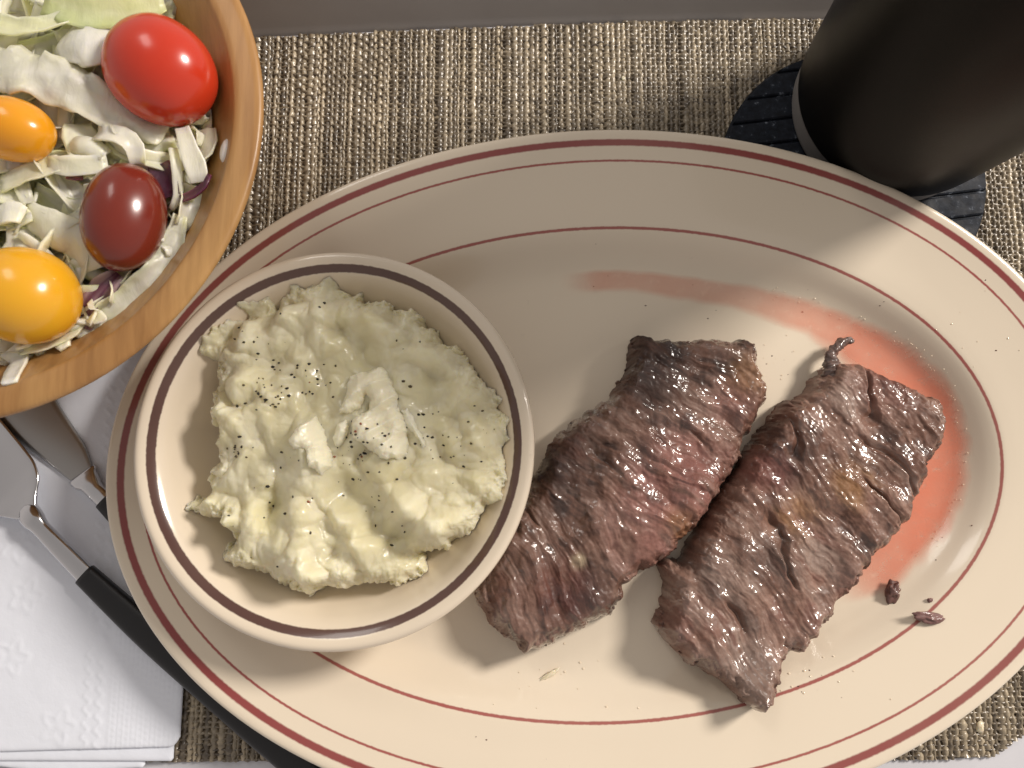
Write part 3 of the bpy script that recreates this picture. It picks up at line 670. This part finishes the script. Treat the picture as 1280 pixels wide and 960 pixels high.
# ------------------------------------------------------------------ napkin
nap = empty('paper_napkin', label='folded white embossed paper napkin under the fork and knife', category='napkin')
def sheet(name, x0, x1, y0f, y1, z, th, emb, rc=.25):
    res = .055
    nx, ny = int((x1-x0)/res), int((y1-(-8.6))/res)
    uu = np.linspace(0, 1, nx); vv = np.linspace(0, 1, ny)
    U, Vv = np.meshgrid(uu, vv)
    Xn = x0+(x1-x0)*U; yb = y0f(Xn)+rc*np.clip(1-(x1-Xn)/rc, 0, 1)**2.2
    Yn = yb+(y1-yb)*Vv
    ed = np.minimum(x1-Xn, Yn-yb)
    Zn = z+th-.05*np.exp(-ed/.05)+.02*fbm(Xn*.35, Yn*.35, 3)+.006*fbm(Xn*1.5, Yn*1.5, 7)
    if emb:
        dr = x1-Xn
        rb = sst(2.35, 2.2, dr)
        rib = (.5+.5*np.cos(2*np.pi*dr/.15))*(.55+.45*np.cos(2*np.pi*Yn/.20+np.pi*np.floor(dr/.15)))
        Zn = Zn+.026*rib*rb
        sc_ = np.exp(-((dr-2.62-.09*np.sin(Yn*2*np.pi/.42))/.055)**2)+np.exp(-((dr-3.02+.09*np.sin(Yn*2*np.pi/.42))/.05)**2)
        Zn = Zn+.022*sc_
        for (fx, fy) in ((18, 683), (12, 822), (70, 910), (30, 745)):
            c = W(np.array([fx, fy], float), np.array(.6)); rr = np.hypot(Xn-c[0], Yn-c[1]); aa = np.arctan2(Yn-c[1], Xn-c[0])
            Zn = Zn+.024*np.exp(-((rr-.42-.13*np.cos(5*aa))/.10)**2)*(.6+.5*noise(Xn*3,Yn*3))+.014*np.exp(-(rr/.14)**2)
    top = np.stack([Xn, Yn, Zn], -1).reshape(-1, 3)
    F1 = quads(ny, nx)
    # rim down to the layer below
    n0 = len(top); bi = [i for i in range(nx)]+[(j+1)*nx-1 for j in range(ny)]
    lowv = top[bi].copy(); lowv[:, 2] = z
    sk = [(bi[k+1], bi[k], n0+k, n0+k+1) for k in range(len(bi)-1)]
    return mk(name, np.vstack([top, lowv]), F1.tolist()+sk, M_PAPER, nap)
sheet('folded_sheet', -19, -11.35, lambda x: -8.62+.03*(x+17)*-1+.1*np.sin(x), 5.2, .19, .08, False, .1)
sheet('folded_sheet', -19, -10.42, lambda x: -8.42+(x+16)*-.008, 5.3, .28, .10, False, .08)
sheet('folded_sheet', -19, -10.20, lambda x: -8.12+(x+16)*.022, 5.4, .39, .10, True, .3)
NZ = .50
# ------------------------------------------------------------------ fork
def sweep(stn, prof_n=20, flat=2.6, step=.12, cup=None):
    """stations: x, y, z, half width, half thickness"""
    s_ = resample(np.array(stn, float), step)
    t = np.gradient(s_[:, :2], axis=0); t /= np.linalg.norm(t, axis=1)[:, None]
    th = np.linspace(0, 2*np.pi, prof_n, endpoint=False)
    cx = np.sign(np.cos(th))*np.abs(np.cos(th))**(2/flat); cz = np.sign(np.sin(th))*np.abs(np.sin(th))**(2/flat)
    V = []
    for k in range(len(s_)):
        x, y, z, hw, ht = s_[k]
        off = cx*hw; dz = cz*ht
        if cup is not None: dz = dz+cup(k/(len(s_)-1))*cx**2
        V.append(np.stack([x-t[k, 1]*off, y+t[k, 0]*off, z+dz], -1))
    V = np.vstack(V); n = len(s_)
    F = quads(n, prof_n, True)[:, ::-1].tolist()+[tuple(range(prof_n)), tuple((n-1)*prof_n+i for i in range(prof_n))[::-1]]
    return V, F
def st(px, z, hw, ht): p = W(np.array(px, float), np.array(z)); return (p[0], p[1], z, hw, ht)
fork = empty('table_fork', label='steel fork with black handle resting on the white napkin', category='fork')
V, F = sweep([st((106, 718), .93, .37, .20), st((150, 759), .95, .43, .23), st((192, 797), .97, .48, .25), st((231, 831), .98, .50, .26), st((313, 903), .95, .50, .26), st((356, 941), .90, .48, .25), st((420, 1000), .80, .42, .22), st((436, 1014), .79, .24, .14)], 24, 3.0)
mk('handle', V, F, M_BLACK, fork)
V, F = sweep([st((109, 721), .93, .31, .16), st((88, 699), .96, .30, .17), st((66, 676), 1.02, .28, .17), st((50, 659), 1.05, .27, .18), st((44, 652), 1.06, .33, .23), st((36, 642), .99, .36, .21), st((29, 633), .90, .22, .10)], 20, 2.6)
mk('neck', V, F, M_STEEL, fork)
V, F = sweep([st((42, 650), 1.0, .28, .13), st((36, 641), .97, .34, .13), st((28, 629), .88, .66, .11), st((21, 618), .80, .98, .10), st((12, 607), .74, 1.14, .09), st((-6, 586), .68, 1.20, .09), st((-34, 552), .66, 1.20, .08), st((-52, 530), .68, 1.16, .07)], 28, 3.2, .08, cup=lambda t: .16*math.sin(min(1, t*1.4)*math.pi*.5))
mk('head', V, F, M_STEEL, fork)
for k in range(4):
    o_ = (k-1.5)*.62; ux, uy = .73, -.68
    def tn(px, z, hw): 
        q = W(np.array(px, float), np.array(z)); return (q[0]+o_*ux*1.0, q[1]+o_*uy*-1.0*-1, z, hw, .07)
    V, F = sweep([tn((-50, 532), .72, .2), tn((-90, 484), .78, .17), tn((-130, 436), .95, .15), tn((-150, 412), 1.1, .06)], 10)
    mk('tine', V, F, M_STEEL, fork)
# ------------------------------------------------------------------ knife
knife = empty('table_knife', label='steel knife with broad satin blade under the wooden bowl rim', category='knife')
up = [(-40, 380), (10, 422), (50, 470), (73, 508), (88, 531), (104, 556), (112, 578), (116, 590)]
lw = [(-110, 455), (-60, 490), (0, 534), (40, 565), (66, 585), (88, 602), (97, 608), (103, 612)]
def slab(name, upx, lwx, z0, z1, material, parent, bev=.05):
    u_, l_ = resample(np.array(upx, float), 6), resample(np.array(lwx, float), 6)
    n = 40
    u_ = np.stack([np.interp(np.linspace(0, 1, n), np.linspace(0, 1, len(u_)), u_[:, i]) for i in (0, 1)], -1)
    l_ = np.stack([np.interp(np.linspace(0, 1, n), np.linspace(0, 1, len(l_)), l_[:, i]) for i in (0, 1)], -1)
    uw, lw_ = W(u_, np.full(n, z1)), W(l_, np.full(n, z1))
    rows = []
    for t, zz in ((0, z0), (0, z0+.6*(z1-z0)), (.04, z1-.01), (.12, z1), (.5, z1+.015), (.88, z1), (.96, z1-.01), (1, z0+.6*(z1-z0)), (1, z0)):
        rows.append(np.c_[uw*(1-t)+lw_*t, np.full(n, zz)])
    V = np.vstack(rows); F = quads(9, n).tolist()
    F += [tuple(r*n for r in range(9)), tuple(r*n+n-1 for r in range(9))[::-1]]
    return mk(name, V, F, material, parent)
slab('blade', up, lw, .53, .66, M_BLADE, knife)
V, F = sweep([st((102, 592), .70, .50, .09), st((106, 598), .72, .47, .15), st((112, 604), .74, .36, .19), st((118, 612), .75, .30, .20), st((126, 620), .76, .30, .19), st((134, 628), .78, .31, .19)], 22, 2.6, .06)
mk('bolster', V, F, M_STEEL, knife)
V, F = sweep([st((131, 625), .80, .34, .21), st((170, 664), .82, .42, .23), st((230, 724), .70, .46, .22), st((262, 756), .62, .44, .2)], 22, 3.0)
mk('handle', V, F, M_BLACK, knife)

# ------------------------------------------------------------------ coaster
CC, CR = np.array((12.77, 11.34)), 4.82
coast = empty('round_coaster', label='round dark grey grooved coaster under the black tumbler', category='coaster')
pf = np.array([(.02, .19), (CR-.06, .19), (CR, .25), (CR, .40), (CR-.05, .45), (.02, .45)])
V, Fq = lathe(pf, *CC, 128); mk('base', V, Fq[:, ::-1], M_SLATE, coast, smooth=False)
ga = math.radians(7.5); gu, gv = np.array((math.cos(ga), math.sin(ga))), np.array((-math.sin(ga), math.cos(ga)))
for k in range(-5, 6):
    v0, v1 = k*.90-.41+.2, k*.90+.41+.2
    v0, v1 = max(v0, -CR+.10), min(v1, CR-.10)
    if v1-v0 < .1: continue
    vv = np.linspace(v0, v1, 10); hwid = np.sqrt(np.maximum((CR-.07)**2-vv**2, 0))
    out = [(h_, v_) for v_, h_ in zip(vv, hwid)]+[(-h_, v_) for v_, h_ in zip(vv[::-1], hwid[::-1])]
    out = np.array(out); ctr = np.array((0, (v0+v1)/2)); n = len(out)
    inn = out.copy(); inn[:, 0] -= np.sign(inn[:, 0])*.05; inn[:, 1] = np.clip(inn[:, 1], v0+.05, v1-.05)
    w3 = lambda P_, z: [(*(CC+gu*a_+gv*b_), z) for a_, b_ in P_]
    V = w3(out, .44)+w3(out, .53)+w3(inn, .57)
    F = [(i, (i+1) % n, n+(i+1) % n, n+i) for i in range(n)]+[(n+i, n+(i+1) % n, 2*n+(i+1) % n, 2*n+i) for i in range(n)]+[tuple(2*n+i for i in range(n))]
    mk('ridge', V, F, M_SLATE, coast, smooth=False)
# ------------------------------------------------------------------ tumbler
TC = (14.05, 13.73)
tum = empty('black_tumbler', label='tall black tapered tumbler with a steel foot on the coaster', category='tumbler')
rz = lambda z: 3.5+.105*(z-.6)
V, Fq = lathe(resample([(.05, .63), (2.8, .63), (3.2, .58), (3.42, .60), (3.50, .70), (3.53, 1.0), (3.57, 1.45), (3.585, 1.58), (3.57, 1.64), (3.3, 1.66)], .05), *TC, 160); mk('steel_foot', V, Fq, M_BAND, tum)
V, Fq = lathe(resample([(3.4, 1.60), (3.60, 1.60), (3.66, 1.68), (3.72, 2.2), (rz(5), 5), (rz(10), 10), (rz(13), 13), (rz(16), 16), (rz(16.4), 16.4), (rz(16.5)-.12, 16.5), (rz(16.5)-.3, 16.4), (rz(14)-.3, 14)], .2), *TC, 160); mk('body', V, Fq, M_POWDER, tum)
V, Fq = lathe(resample([(.05, 16.0), (3.9, 16.0), (4.4, 16.2), (4.8, 16.55), (5.2, 16.7), (5.25, 16.55), (5.15, 16.5)], .1), *TC, 128); mk('lid', V, Fq[:, ::-1], M_LID, tum)

# ------------------------------------------------------------------ wooden salad bowl
WC = (-15.29, 10.28)
wo = resample([(.02, .2), (3.9, .2), (4.1, .3), (4.9, 1.0), (6.0, 2.4), (7.2, 4.0), (8.05, 5.2), (8.50, 5.82), (8.60, 6.02), (8.585, 6.12), (8.50, 6.18), (8.2, 6.20), (7.86, 6.19), (7.78, 6.14), (7.62, 5.93), (7.0, 5.28), (5.9, 4.15), (4.4, 2.8), (2.5, 1.75), (.02, 1.4)], .12)
V, Fq = lathe(wo, *WC, 224, lambda th: .004*np.sin(2*th+.6)+.0015*np.sin(5*th))
mk('wooden_bowl', V, Fq, M_WOOD, label='honey coloured wooden salad bowl at the corner of the napkin', category='bowl')
def wood_in(r): return np.interp(r, [0, 2.5, 4.4, 5.9, 7.0, 7.65, 7.8], [1.4, 1.75, 2.8, 4.15, 5.28, 5.93, 6.1])
def mound(x, y):
    r = np.hypot(np.asarray(x)-WC[0], np.asarray(y)-WC[1])
    return np.maximum(4.85+.95*(1-(r/6.6)**2), wood_in(r)+.08)
# shredded cabbage: ribbons
def ribbon(path, hw, thick, roll, cup, ruff, seed, cA, cB):
    """path: N x 3 centreline (cm); returns V, F, colours"""
    N = len(path); t = np.gradient(path, axis=0); t /= np.linalg.norm(t, axis=1)[:, None]+1e-9
    up_ = np.array((0, 0, 1.0)); sd = np.cross(t, up_); sd /= np.linalg.norm(sd, axis=1)[:, None]+1e-9
    nn = np.cross(sd, t)
    rl = np.asarray(roll)*np.ones(N)
    s2 = sd*np.cos(rl)[:, None]+nn*np.sin(rl)[:, None]; n2 = np.cross(s2, t)
    m_ = 5 if np.max(hw) < .3 else 13
    us_ = np.linspace(-1, 1, m_); hw = np.asarray(hw)*np.ones(N)
    top, bot, ct = [], [], []
    k = np.arange(N)
    for u in us_:
        rf = ruff*noise(k*.45, u*1.5, seed)*(.3+abs(u))
        c = path+s2*(u*hw)[:, None]*(1+.15*noise(k*.4, u, seed+3))[:, None]+n2*(cup*u*u*hw+rf)[:, None]
        top.append(c+n2*(thick/2)); bot.append(c-n2*(thick/2))
        ct.append(mix(cA, cB, np.clip(abs(u)**1.6*.8+.35*noise(k*.3, u*1.2, seed+5)+.5*noise(k*.12, u*4.5, seed+9), 0, 1)))
    ringv = top+bot[::-1]; ringc = ct+ct[::-1]
    V = np.stack(ringv, 1).reshape(-1, 3); C = np.stack(ringc, 1).reshape(-1, 3)*np.array((1.04, 1.02, .85)); m2 = 2*m_
    F = quads(N, m2, True).tolist()+[tuple(range(m2))[::-1], tuple((N-1)*m2+i for i in range(m2))]
    return V, F, C
WHITE, CREAMC, GREEN, PALEG = (.93, .92, .78), (.92, .90, .66), (.72, .79, .38), (.86, .88, .56)
def shred(i, z_off, raw=False):
    for _ in range(60):
        a_, r_ = RNG.uniform(-2.6, 1.3), 6.3*math.sqrt(RNG.uniform(.0, 1))
        x, y = WC[0]+r_*math.cos(a_), WC[1]+r_*math.sin(a_)
        if x > -20.5 and y < 18: break
    L = RNG.uniform(1.2, 3.6); an = RNG.uniform(0, 6.28); kp = RNG.normal()*.35
    N = 13; s_ = np.linspace(-.5, .5, N)*L
    th = an+kp*s_+.25*noise(s_*1.2, i*1.3)
    ds = L/(N-1)
    xx = x+np.cumsum(np.cos(th))*ds-np.sum(np.cos(th))*ds/2; yy = y+np.cumsum(np.sin(th))*ds-np.sum(np.sin(th))*ds/2
    rr = np.hypot(xx-WC[0], yy-WC[1]); k = np.minimum(1, 6.75/np.maximum(rr, 1e-6))
    xx, yy = WC[0]+(xx-WC[0])*k, WC[1]+(yy-WC[1])*k
    hw0 = RNG.choice([.11, .16, .24, .34, .5], p=[.15, .25, .28, .2, .12])
    roll = RNG.normal()*.6+RNG.normal()*.4*s_
    zz = mound(xx, yy)+z_off+.22*noise(s_*.9, i*2.1, 3)+.5*RNG.normal()*.25*s_+hw0*.4
    zz = np.maximum(zz, wood_in(np.hypot(xx-WC[0], yy-WC[1]))+.12+hw0*np.abs(np.sin(roll)))
    cA = np.array(WHITE)*RNG.uniform(.92, 1.02); ci = RNG.choice(4, p=[.35, .15, .25, .25]); cB = np.array([CREAMC, GREEN, PALEG, WHITE][ci])
    kind = ('narrow' if hw0 < .13 else 'slim' if hw0 < .2 else 'medium wide' if hw0 < .4 else 'broad')+' '+('cream edged', 'green edged', 'pale green edged', 'plain white')[ci]
    V, F, C = ribbon(np.stack([xx, yy, zz], -1), hw0*(1-.35*np.abs(np.linspace(-1, 1, N))**3), RNG.uniform(.035, .075), roll, RNG.normal()*.35, .08, i*.77, cA, cB)
    if raw: return V, F, C
    return mk('cabbage_shred', V, F, M_CABBAGE, col=C, label=kind+' cabbage shred mixed into the wooden salad bowl', category='cabbage shred', group=kind+' cabbage shreds')
for i in range(280):
    shred(i, -.65+1.15*(i/280)**.75)
# the countless shreds below them
Vb, Fb, Cb = [], [], []; nb = 0
for i in range(420):
    V, F, C = shred(1000+i, -1.0+.85*(i/420), True)
    Vb.append(V); Cb.append(C); Fb += [tuple(k+nb for k in f_) for f_ in F]; nb += len(V)
mk('cabbage_bed', np.vstack(Vb), Fb, M_CABBAGE, col=np.vstack(Cb), label='dense bed of shredded cabbage filling the wooden salad bowl', category='cabbage', kind='stuff')
# single pieces one can tell apart
def piece(pts, label, colA, colB, thick=.1, roll=0, cup=.2, ruff=.1, name='cabbage_piece', seed=1.0, step=.18):
    """pts: pixel x, y, height, half width"""
    P = np.array(pts, float); q = W(P[:, :2], P[:, 2])
    R = resample(np.c_[q, P[:, 2], P[:, 3]], step)
    R[:, 2] = np.maximum(R[:, 2], wood_in(np.hypot(R[:, 0]-WC[0], R[:, 1]-WC[1]))+.14)
    rl = roll if np.isscalar(roll) else np.interp(np.linspace(0, 1, len(R)), np.linspace(0, 1, len(roll)), roll)
    V, F, C = ribbon(R[:, :3], np.maximum(R[:, 3], .02), thick*.65, rl, cup, ruff, seed, colA, colB)
    return mk(name, V, F, M_CABBAGE, col=C, label=label, category='cabbage', group='larger cabbage pieces in the salad')
DARKP, PURP, VEIN = (.05, .009, .032), (.085, .016, .06), (.45, .32, .40)
piece([(60, -12, 6.6, .7), (110, 0, 6.7, .8), (160, 8, 6.5, .65), (205, 2, 6.3, .3)], 'pale green leaf piece beyond the big red tomato', (.70, .76, .46), (.55, .66, .28), .1, -.3, .25, .12, seed=1.1)
piece([(70, 70, 6.5, .3), (90, 50, 6.75, .75), (115, 45, 6.75, .8), (140, 42, 6.5, .55)], 'blocky white cabbage piece touching the big red tomato', (.86, .86, .78), WHITE, .12, .25, -.3, .08, seed=2.2)
piece([(-20, 80, 6.6, .6), (20, 85, 6.75, .75), (60, 95, 6.8, .7), (110, 120, 6.55, .6), (150, 142, 6.2, .55), (205, 170, 5.9, .35)], 'broad smooth cabbage leaf running under the big red tomato', (.80, .79, .68), (.82, .80, .62), .10, [.1, .25, -.1, .2, .0], -.12, .28, seed=3.1)
piece([(-10, 30, 6.5, .35), (20, 36, 6.65, .35), (55, 33, 6.7, .3), (85, 24, 6.6, .28)], 'pale green strip crossing above the broad smooth leaf', PALEG, (.80, .83, .58), .1, .3, .3, .06, seed=4.4)
piece([(228, 160, 6.1, .2), (236, 185, 6.0, .26), (244, 205, 5.85, .3), (249, 228, 5.75, .24)], 'thick white cabbage strip with a pointed end by the bowl wall', (.86, .85, .78), WHITE, .14, .1, .1, .03, seed=5.2)
piece([(216, 185, 5.95, .12), (221, 215, 5.8, .14), (222, 245, 5.6, .13), (214, 262, 5.5, .08)], 'narrow cream strip beside the thick white strip', CREAMC, WHITE, .1, .5, .1, .04, seed=6.2)
piece([(226, 270, 5.5, .18), (214, 310, 5.4, .32), (196, 345, 5.35, .38), (165, 372, 5.35, .38), (130, 395, 5.3, .34), (95, 420, 5.3, .22)], 'long ruffled cabbage leaf edge along the bowl wall', (.82, .82, .68), (.72, .76, .52), .1, [.3, .5, .3, .55], .3, .16, seed=7.7, step=.14)
piece([(12, 436, 5.5, .28), (26, 450, 5.35, .26), (36, 470, 5.25, .24), (42, 486, 5.2, .2)], 'white cabbage strip hanging down below the larger yellow tomato', (.86, .85, .78), WHITE, .12, .1, .15, .04, seed=8.3)
piece([(68, 418, 5.5, .2), (78, 428, 5.4, .24), (88, 437, 5.35, .14)], 'short cabbage chip peeping out by the larger yellow tomato', WHITE, CREAMC, .12, .2, .1, .04, seed=9.3)
piece([(122, 168, 6.3, .25), (150, 170, 6.4, .3), (168, 185, 6.2, .26), (172, 205, 6.0, .2)], 'bent white cabbage strip above the brown tomato', (.84, .83, .74), WHITE, .12, .4, .3, .05, seed=10.3)
piece([(90, 178, 6.35, .25), (112, 182, 6.4, .33), (130, 195, 6.3, .25)], 'rounded white cabbage chip between yellow and brown tomatoes', (.82, .82, .72), WHITE, .14, .1, -.5, .04, seed=11.3)
piece([(30, 260, 6.0, .3), (60, 285, 6.15, .5), (90, 300, 6.0, .55), (110, 340, 5.7, .4)], 'cream leaf piece leaning on the side of the brown tomato', CREAMC, WHITE, .1, -.3, -.3, .08, seed=12.3)
piece([(-5, 275, 6.15, .2), (12, 265, 6.3, .32), (30, 270, 6.2, .25)], 'white cabbage cube end above the larger yellow tomato', (.88, .88, .80), WHITE, .16, .1, .1, .03, seed=13.3)
piece([(0, 232, 6.2, .25), (40, 215, 6.35, .32), (75, 205, 6.3, .28)], 'flat cream strip lying below the smaller yellow tomato', (.82, .83, .62), CREAMC, .1, .2, .2, .06, seed=14.3)
piece([(60, 206, 6.35, .22), (95, 208, 6.4, .28), (135, 205, 6.2, .24)], 'flat cream strip ending at the top of the brown tomato', (.80, .80, .62), WHITE, .1, -.2, .2, .06, seed=15.3)
piece([(148, 342, 5.55, .18), (130, 360, 5.6, .36), (114, 382, 5.5, .34), (103, 410, 5.4, .22)], 'purple red cabbage piece with white veins below the brown tomato', PURP, VEIN, .1, .35, -.3, .14, name='red_cabbage_piece', seed=16.4)
piece([(200, 205, 5.75, .3), (206, 225, 5.7, .36), (214, 246, 5.6, .25)], 'dark purple cabbage piece behind the narrow cream strip', DARKP, DARKP, .1, 0, .2, .08, name='red_cabbage_piece', seed=17.4)
piece([(226, 250, 5.6, .12), (243, 243, 5.68, .14), (255, 232, 5.75, .12), (262, 218, 5.8, .08)], 'dark purple curl of cabbage round the end of the thick white strip', DARKP, PURP, .1, .3, .2, .03, name='red_cabbage_piece', seed=18.4)
piece([(84, 220, 6.25, .09), (95, 221, 6.3, .11), (104, 221, 6.25, .08)], 'tiny dark purple cabbage sliver above the brown tomato side', DARKP, DARKP, .08, .1, .1, .02, name='red_cabbage_piece', seed=19.4)
# tomatoes
def tomato(px, z, ax_, ay_, az_, ang, material, label, seed):
    c = W(np.array(px, float), np.array(z)); n = 72
    th = np.linspace(0, 2*np.pi, n, endpoint=False); ph = np.linspace(.004, np.pi-.004, 40)
    T, P_ = np.meshgrid(th, ph)
    # poles lie along the long axis, with a shallow dimple at the stem end
    r = 1+.012*np.sin(3*T+seed)*np.sin(P_)-.012*np.exp(-(P_/.18)**2)+.015*noise(np.cos(T)*np.sin(P_)*1.3+seed, np.sin(T)*np.sin(P_)*1.3, np.cos(P_)*1.3)
    l_, a2, b2 = np.cos(P_)*r, np.sin(P_)*np.cos(T)*r, np.sin(P_)*np.sin(T)*r
    l_ = l_*(1.05-.05*l_**2)
    X_, Y_, Z_ = l_*ax_, a2*ay_, b2*az_
    ca, sa = math.cos(ang), math.sin(ang)
    V = np.stack([c[0]+X_*ca-Y_*sa, c[1]+X_*sa+Y_*ca, z+Z_], -1).reshape(-1, 3)
    return mk('tomato', V, quads(40, n, True), material, label=label, category='tomato', group='small tomatoes in the salad')
tomato((201, 89), 6.35, 1.58, 1.42, 1.35, math.radians(138), M_TRED, 'big bright red cherry tomato on the salad by the bowl rim', 1)
tomato((155, 272), 6.05, 1.50, 1.07, 1.05, math.radians(96+180-12), M_TBRN, 'dark brownish red oval tomato on the salad', 2)
tomato((14, 161), 6.75, 1.15, .84, .85, math.radians(166), M_TYEL, 'smaller golden yellow oval tomato beside the broad smooth leaf', 3)
tomato((30, 370), 6.15, 1.42, 1.30, 1.25, math.radians(168), M_TYEL2, 'larger golden yellow oval tomato near the red cabbage piece', 4)
# dressing on the bowl wall
zc_ = 5.5
for _ in range(20):
    c = W(np.array((281, 189), float), np.array(zc_)); rc_ = math.hypot(c[0]-WC[0], c[1]-WC[1]); zc_ = .5*zc_+.5*float(wood_in(rc_))
er = np.array(((c[0]-WC[0])/rc_, (c[1]-WC[1])/rc_, 0)); et = np.array((-er[1], er[0], 0))
sl = er*.69+np.array((0, 0, .72)); nr = -er*.72+np.array((0, 0, .69)); V = []
th = np.linspace(0, 2*np.pi, 24, endpoint=False)
for r, h in ((1, -.03), (.95, .03), (.75, .08), (.4, .105), (.02, .11)):
    for a_ in th:
        V.append(np.array((c[0], c[1], zc_))+et*(r*.36*math.sin(a_)*(1+.2*math.cos(a_)))+sl*(r*.21*math.cos(a_))+nr*h)
mk('dressing_drop', V, quads(5, 24, True), M_DRESS, label='white drop of creamy dressing on the wooden bowl wall', category='dressing')
# crumbs on the weave
for (px, lb) in (((1225, 908), 'pale yellow crumb on the woven mat near its rounded corner'), ((779, 98), 'tiny golden crumb on the bright strip of woven mat beyond the platter')):
    p = W(np.array(px, float), np.array(.2)); r = .14 if px[1] > 500 else .07; V, F = [], []
    th = np.linspace(0, 2*np.pi, 10, endpoint=False)
    for k, ph in enumerate(np.linspace(.05, math.pi-.05, 7)):
        for a_ in th:
            rr = r*(1+.4*float(noise(math.cos(a_)*1.5+px[0], math.sin(a_)*1.5, ph)))
            V.append((p[0]+rr*math.sin(ph)*math.cos(a_), p[1]+1.5*rr*math.sin(ph)*math.sin(a_), .20+rr*.6*math.cos(ph)))
    mk('crumb', V, quads(7, 10, True)[:, ::-1], M_FAT, label=lb, category='crumb')
